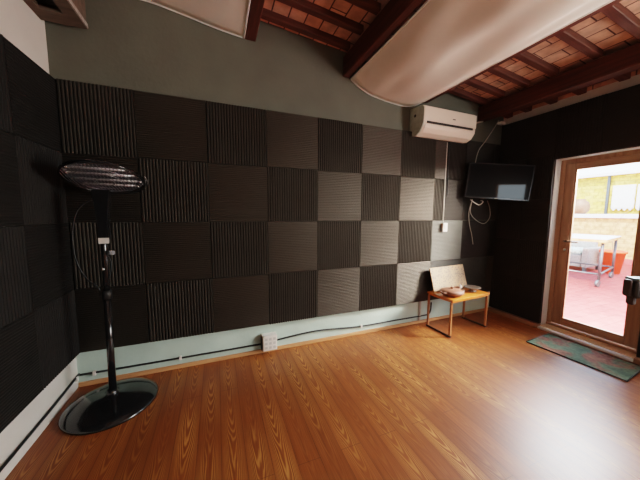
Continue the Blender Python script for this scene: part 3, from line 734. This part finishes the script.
for sx in (-1, 1):
    bm = bmesh.new(); add_tube(bm, [(L0[0]+sx*.118, L0[1]-.035, .475), (L0[0]+sx*.150, L0[1]-.02, .478), (L0[0]+sx*.150, L0[1]+.02, .478), (L0[0]+sx*.118, L0[1]+.035, .475)], 0.009, 8, 5); obj('handle', bm, 'clay_d', p)
lathe_obj_ = lathe_obj('dish', [(0, 0.0), (0.045, 0.0), (0.05, 0.005), (0.035, 0.010), (0.03, 0.028), (0.06, 0.036), (0.092, 0.052), (0.094, 0.056), (0.086, 0.055), (0.05, 0.042), (0, 0.038)], (3.94, -0.285, 0.4325), 'ash')
tag(lathe_obj_, 'shallow grey footed dish at the right of the side table', 'dish')
lathe_obj_ = lathe_obj('saucer', [(0, 0), (0.035, 0), (0.045, 0.006), (0.080, 0.016), (0.082, 0.020), (0.045, 0.012), (0, 0.010)], (3.775, -0.215, 0.4325), 'ceramic')
tag(lathe_obj_, 'small white plate behind the clay casserole on the side table', 'plate')
c = thing('small_cup', 'little pinkish cup resting on the white plate behind the casserole', 'cup', (3.72, -0.165, 0.444))
lathe_obj('cup_body', [(0, 0), (0.022, 0), (0.034, 0.02), (0.038, 0.042), (0.035, 0.042), (0.03, 0.02), (0, 0.006)], (3.765, -0.215, 0.4435), 'clay', c, 24)
bm = bmesh.new(); add_tube(bm, [(3.730, -.225, .478), (3.705, -.23, .474), (3.705, -.23, .458), (3.734, -.225, .453)], 0.004, 6, 5); obj('handle', bm, 'clay', c)
j = thing('small_jar', 'tiny white jar with a pointed lid beside the grey dish', 'jar', (3.80, -0.21, 0.4325))
lathe_obj('jar_body', [(0, 0), (0.022, 0), (0.027, 0.02), (0.024, 0.046), (0.018, 0.052), (0, 0.052)], (3.835, -0.20, 0.4325), 'ceramic', j, 24)
lathe_obj('lid', [(0.020, 0.0525), (0.018, 0.060), (0.006, 0.068), (0.007, 0.077), (0, 0.082)], (3.835, -0.20, 0.4325), 'ceramic', j, 24)

# rug by the door
bm = bmesh.new(); P = [Vector((4.125, -0.815, 0)), Vector((4.165, -1.545, 0)), Vector((4.585, -1.505, 0)), Vector((4.565, -0.79, 0))]
quad_slab(bm, P, 0.0005, 0.009, 0.003); rg = tag(obj('door_mat', bm, 'rug'), 'worn green and rust patterned mat lying before the terrace door', 'mat')
for k in range(4):
    bm = bmesh.new(); add_tube(bm, [P[k]+Vector((0, 0, .006)), P[(k+1) % 4]+Vector((0, 0, .006))], 0.006, 6); obj('edge_binding', bm, 'black_m', rg)

# ------------------------------------------------------------------ black gear on a stand at the right edge
g = thing('equipment_stand', 'black padded gear on a stand cut off by the right edge, before the door glass', 'equipment', tuple(Vector((3.875, -1.62, 0))+Vector((0.93, -0.367, 0))*0.34))
S = Vector((3.985, -1.78, 0))
ux = Vector((0.93, -0.367, 0)); uy = Vector((0.367, 0.93, 0))
def G(a_, b_, z_): return Vector((3.875, -1.62, 0)) + ux*a_ + uy*b_ + Vector((0, 0, z_))
GM = Matrix(((ux.x, uy.x, 0, 3.875), (ux.y, uy.y, 0, -1.62), (0, 0, 1, 0), (0, 0, 0, 1)))
def gpart(nm, m, lo, hi, bev, parent=g, extra=None):
    bm = bmesh.new(); add_box(bm, lo, hi, bev, 3, mtx=(GM @ extra) if extra else GM); return obj(nm, bm, m, parent)
gpart('body', 'black_m', (-0.055, -0.05, 0.775), (0.40, 0.05, 0.905), 0.022)
gpart('top_strip', 'hand_g', (-0.045, -0.045, 0.900), (0.36, 0.045, 0.922), 0.008)
gpart('front_pad', 'lobe', (-0.078, -0.025, 0.79), (-0.052, 0.025, 0.908), 0.011)
gpart('lower_lobe', 'lobe', (-0.048, -0.025, 0.72), (-0.010, 0.025, 0.80), 0.016, extra=Matrix.Rotation(0.0, 4, 'Y'))
bm = bmesh.new(); add_tube(bm, [G(0.035, -0.05, .825), G(0.035, -0.068, .825)], 0.040, 24); dl = obj('dial', bm, 'black', g)
bm = bmesh.new(); add_tube(bm, [G(0.035+.038*math.cos(k*PI/14), -0.069, .825+.038*math.sin(k*PI/14)) for k in range(28)], 0.005, 6, closed=True); obj('dial_ring', bm, 'ext_metal', dl)
bm = bmesh.new(); add_tube(bm, [G(0.34, 0, 0.02), G(0.34, 0, 0.78)], 0.016, 14); obj('pole', bm, 'black_m', g)
bm = bmesh.new(); add_lathe(bm, [(0, 0), (0.085, 0), (0.09, 0.008), (0.05, 0.02), (0, 0.024)], 32, Matrix.Translation(G(0.34, 0, 0))); obj('stand_foot', bm, 'black', g)

# ------------------------------------------------------------------ the terrace outside
GZ = -0.05
bm = bmesh.new(); add_box(bm, (W+.25, -14, GZ-.15), (40, 16, GZ)); o = struct('terrace_ground', bm, 'ext_floor')
bm = bmesh.new(); add_box(bm, (12.0, -6, GZ), (12.25, 9, 1.28)); o = obj('parapet_wall', bm, 'ext_orange'); tag(o, 'low ochre brick wall at the far side of the terrace', 'wall'); o['kind'] = 'structure'
pw_ = o
part('coping', 'ext_white', pw_, ((11.92, -6, 1.281), (12.33, 9, 1.40)), bevel=0.01)
part('painted_skirting', 'ext_red', pw_, ((11.97, -6, GZ+.001), (11.999, 9, 0.12)))
bm = bmesh.new(); add_box(bm, (14.5, -6, GZ), (14.8, 10, 2.80)); o = obj('yellow_building', bm, 'ext_yellow'); tag(o, 'sunlit yellow brick building behind the terrace wall', 'building')
bd = o
part('eave', 'ext_white', bd, ((14.3, -6, 2.801), (14.9, 10, 2.90)))
part('drainpipe', 'ext_metal', bd, ((14.42, 2.60, GZ), (14.49, 2.67, 2.79)))
def shutter(y0, y1):
    s_ = part('awning_panel', 'ext_white', bd, ((14.40, y0, 1.62), (14.46, y1, 2.42)), bevel=0.01)
    bm = bmesh.new()
    n = 4
    for k in range(n):
        a_ = y0+(y1-y0)*k/n; b_ = y0+(y1-y0)*(k+1)/n
        add_prism(bm, [(a_, 1.62), (b_, 1.62), ((a_+b_)/2, 1.53)], 0, 14.41, 14.45)
    obj('scalloped_hem', bm, 'ext_white', s_)
shutter(1.95, 2.50); shutter(1.35, 1.90); shutter(0.75, 1.30)
bm = bmesh.new()
hp = [(-40, 1)] + [(y, 6.0+1.2*math.sin(y*.13)+.6*math.sin(y*.41)) for y in range(-40, 61, 3)] + [(60, 1)]
add_prism(bm, hp, 0, 60, 61); o = struct('hillside', bm, 'ext_hill')
bm = bmesh.new(); add_box(bm, (18.0, -5, 0), (19.0, 12, 3.15)); tag(obj('far_roof', bm, 'ext_white'), 'pale roof block behind the yellow building', 'building')
# outdoor table on wheels
ot = thing('outdoor_table', 'white topped outdoor table with grey metal legs on castors', 'table', (8.9, 1.0, GZ))
P = [Vector((8.0, 0.10, 0)), Vector((9.45, 0.42, 0)), Vector((9.2, 1.65, 0)), Vector((7.75, 1.33, 0))]
bm = bmesh.new(); quad_slab(bm, P, 0.893, 0.905, .003); obj('tabletop', bm, 'ext_white', ot)
bm = bmesh.new(); quad_slab(bm, inset(P, .006), 0.84, 0.8925, 0); obj('apron', bm, 'ext_orange', ot)
LG = inset(P, .10)
for q in LG:
    bm = bmesh.new(); add_tube(bm, [(q.x, q.y, GZ+.14), (q.x, q.y, 0.82)], 0.024, 10); lg = obj('leg', bm, 'ext_metal', ot)
    bm = bmesh.new(); add_tube(bm, [(q.x-.03, q.y-.02, GZ+.07), (q.x-.03, q.y+.02, GZ+.07)], 0.07, 18); add_tube(bm, [(q.x, q.y, GZ+.15), (q.x-.03, q.y, GZ+.07)], 0.02, 8); obj('castor', bm, 'ext_metal', lg)
for k in range(4):
    a_, b_ = LG[k], LG[(k+1) % 4]
    bm = bmesh.new(); add_tube(bm, [(a_.x, a_.y, 0.20), (b_.x, b_.y, 0.20)], 0.018, 8); obj('lower_rail', bm, 'ext_metal', ot)
# wicker armchair with cushion
wc = thing('wicker_armchair', 'grey wicker chair with a pale cushion behind the outdoor table', 'chair', (9.95, 1.55, GZ))
part('seat_base', 'ext_wicker', wc, ((9.6, 1.14, GZ+.10), (10.25, 2.15, 0.36)), bevel=0.03)
part('backrest', 'ext_wicker', wc, ((10.25, 1.14, GZ+.10), (10.37, 2.15, 0.72)), bevel=0.03)
part('armrest', 'ext_wicker', wc, ((9.6, 1.02, GZ+.10), (10.3, 1.135, 0.55)), bevel=0.03)
part('armrest', 'ext_wicker', wc, ((9.6, 2.155, GZ+.10), (10.3, 2.27, 0.55)), bevel=0.03)
part('cushion', 'ext_cushion', wc, ((9.62, 1.17, 0.362), (10.2, 2.12, 0.50)), bevel=0.05)
for x, y in ((9.65, 1.07), (10.26, 1.07), (9.65, 2.2), (10.26, 2.2)): part('foot', 'ext_metal', wc, ((x-.03, y-.03, GZ), (x+.03, y+.03, GZ+.10)))
# orange planter
pl = thing('planter', 'bright orange red tapered planter standing on the terrace floor', 'planter', (10.05, 0.74, GZ))
bm = bmesh.new(); add_lathe(bm, [(0, 0), (0.15, 0), (0.215, 0.50), (0.24, 0.50), (0.24, 0.56), (0.205, 0.56), (0.20, 0.48), (0, 0.47)], 32, Matrix.Translation((10.05, 0.74, GZ))); obj('pot', bm, 'ext_pot', pl)
bm = bmesh.new(); add_tube(bm, [(10.05, 0.74, 0.42), (10.07, 0.78, 0.9), (10.05, 0.68, 1.3), (10.1, 0.50, 1.6), (10.05, 0.53, 1.85)], [0.007]*8+[0.003]*30, 6, 8); obj('bare_stem', bm, 'ext_brown', pl)
# round brown jar on the wall coping
bm = bmesh.new(); add_lathe(bm, [(0, 0), (0.14, 0), (0.22, 0.10), (0.24, 0.24), (0.20, 0.38), (0.12, 0.44), (0.13, 0.48), (0.10, 0.48), (0, 0.42)], 32, Matrix.Translation((12.1, 2.36, 1.402)))
tag(obj('round_jar', bm, 'ext_brown'), 'round brown jar standing on the white coping of the terrace wall', 'jar')

# ------------------------------------------------------------------ light
w = bpy.data.worlds.new('sky'); bpy.context.scene.world = w; w.use_nodes = True
nt = w.node_tree; bg = nt.nodes['Background']
tc = N(nt, 'ShaderNodeTexCoord'); sp = N(nt, 'ShaderNodeSeparateXYZ'); L(nt, tc.outputs['Generated'], sp.inputs[0])
r = ramp(nt, sp.outputs['Z'], [(0.0, (0.80, 0.92, 1.0)), (0.35, (0.58, 0.80, 1.0)), (1.0, (0.45, 0.65, 1.0))])
L(nt, r.outputs[0], bg.inputs['Color']); bg.inputs['Strength'].default_value = 3.0

def sun(energy, col, rot, ang=0.02):
    l = bpy.data.lights.new('sun', 'SUN'); l.energy = energy; l.color = col; l.angle = ang
    o = bpy.data.objects.new('sun', l); C.objects.link(o); o.rotation_euler = rot; return o
# sun high behind the house, shining on the terrace and the far walls (never through the roof)
d = Vector((0.50, 0.28, -0.82)).normalized()
so = sun(5.0, (1.0, 0.93, 0.82), (0, 0, 0)); so.rotation_euler = d.to_track_quat('-Z', 'Y').to_euler()

def area(name, loc, target, sx, sy, energy, col, spread=PI, spec=1.0):
    l = bpy.data.lights.new(name, 'AREA'); l.shape = 'RECTANGLE'; l.size = sx; l.size_y = sy; l.energy = energy; l.color = col; l.spread = spread; l.specular_factor = spec
    o = bpy.data.objects.new(name, l); C.objects.link(o); o.location = loc
    o.rotation_euler = (Vector(target)-Vector(loc)).to_track_quat('-Z', 'Y').to_euler(); return o
area('window_light', (W+.30, (W0+W1)/2, 1.5), (0, -2.4, 1.2), 1.5, 1.2, 62, (1.0, 0.93, 0.83))
area('terrace_bounce_fill', (6.0, -1.95, 2.15), (3.7, -0.35, 0.7), 0.8, 0.8, 340, (1.0, 0.84, 0.70), PI, 0.25)  # added lamp outside the door, aimed to brighten the table corner

area('sky_sheen_fill', (6.0, -1.0, 2.7), (3.2, -1.1, 0.0), 1.5, 0.8, 520, (0.86, 0.94, 1.0), PI, 1.0)  # added lamp above the terrace for a cool sheen on the floor

# ------------------------------------------------------------------ camera
f_, roll, pitch, yaw = 259.8, 0.005, -0.1008, 0.3756
cyy, syy = math.cos(yaw), math.sin(yaw)
Fv = Vector((syy*math.cos(pitch), cyy*math.cos(pitch), math.sin(pitch))); rt = Vector((cyy, -syy, 0)); up = rt.cross(Fv)
A = rt*math.cos(roll)+up*math.sin(roll); B = -rt*math.sin(roll)+up*math.cos(roll)
cd = bpy.data.cameras.new('camera'); cam = bpy.data.objects.new('camera', cd); C.objects.link(cam)
cd.sensor_fit = 'HORIZONTAL'; cd.sensor_width = 36; cd.lens = f_*36/640; cd.clip_start = 0.02; cd.clip_end = 200
cam.matrix_world = Matrix(((A.x, B.x, -Fv.x, 1.0618), (A.y, B.y, -Fv.y, -2.4904), (A.z, B.z, -Fv.z, 1.3691), (0, 0, 0, 1)))
sc = bpy.context.scene; sc.camera = cam
sc.cycles.use_denoising = True
sc.cycles.max_bounces = 10; sc.cycles.diffuse_bounces = 6
sc.view_settings.view_transform = 'Filmic'; sc.view_settings.look = 'Medium High Contrast'; sc.view_settings.exposure = 1.35
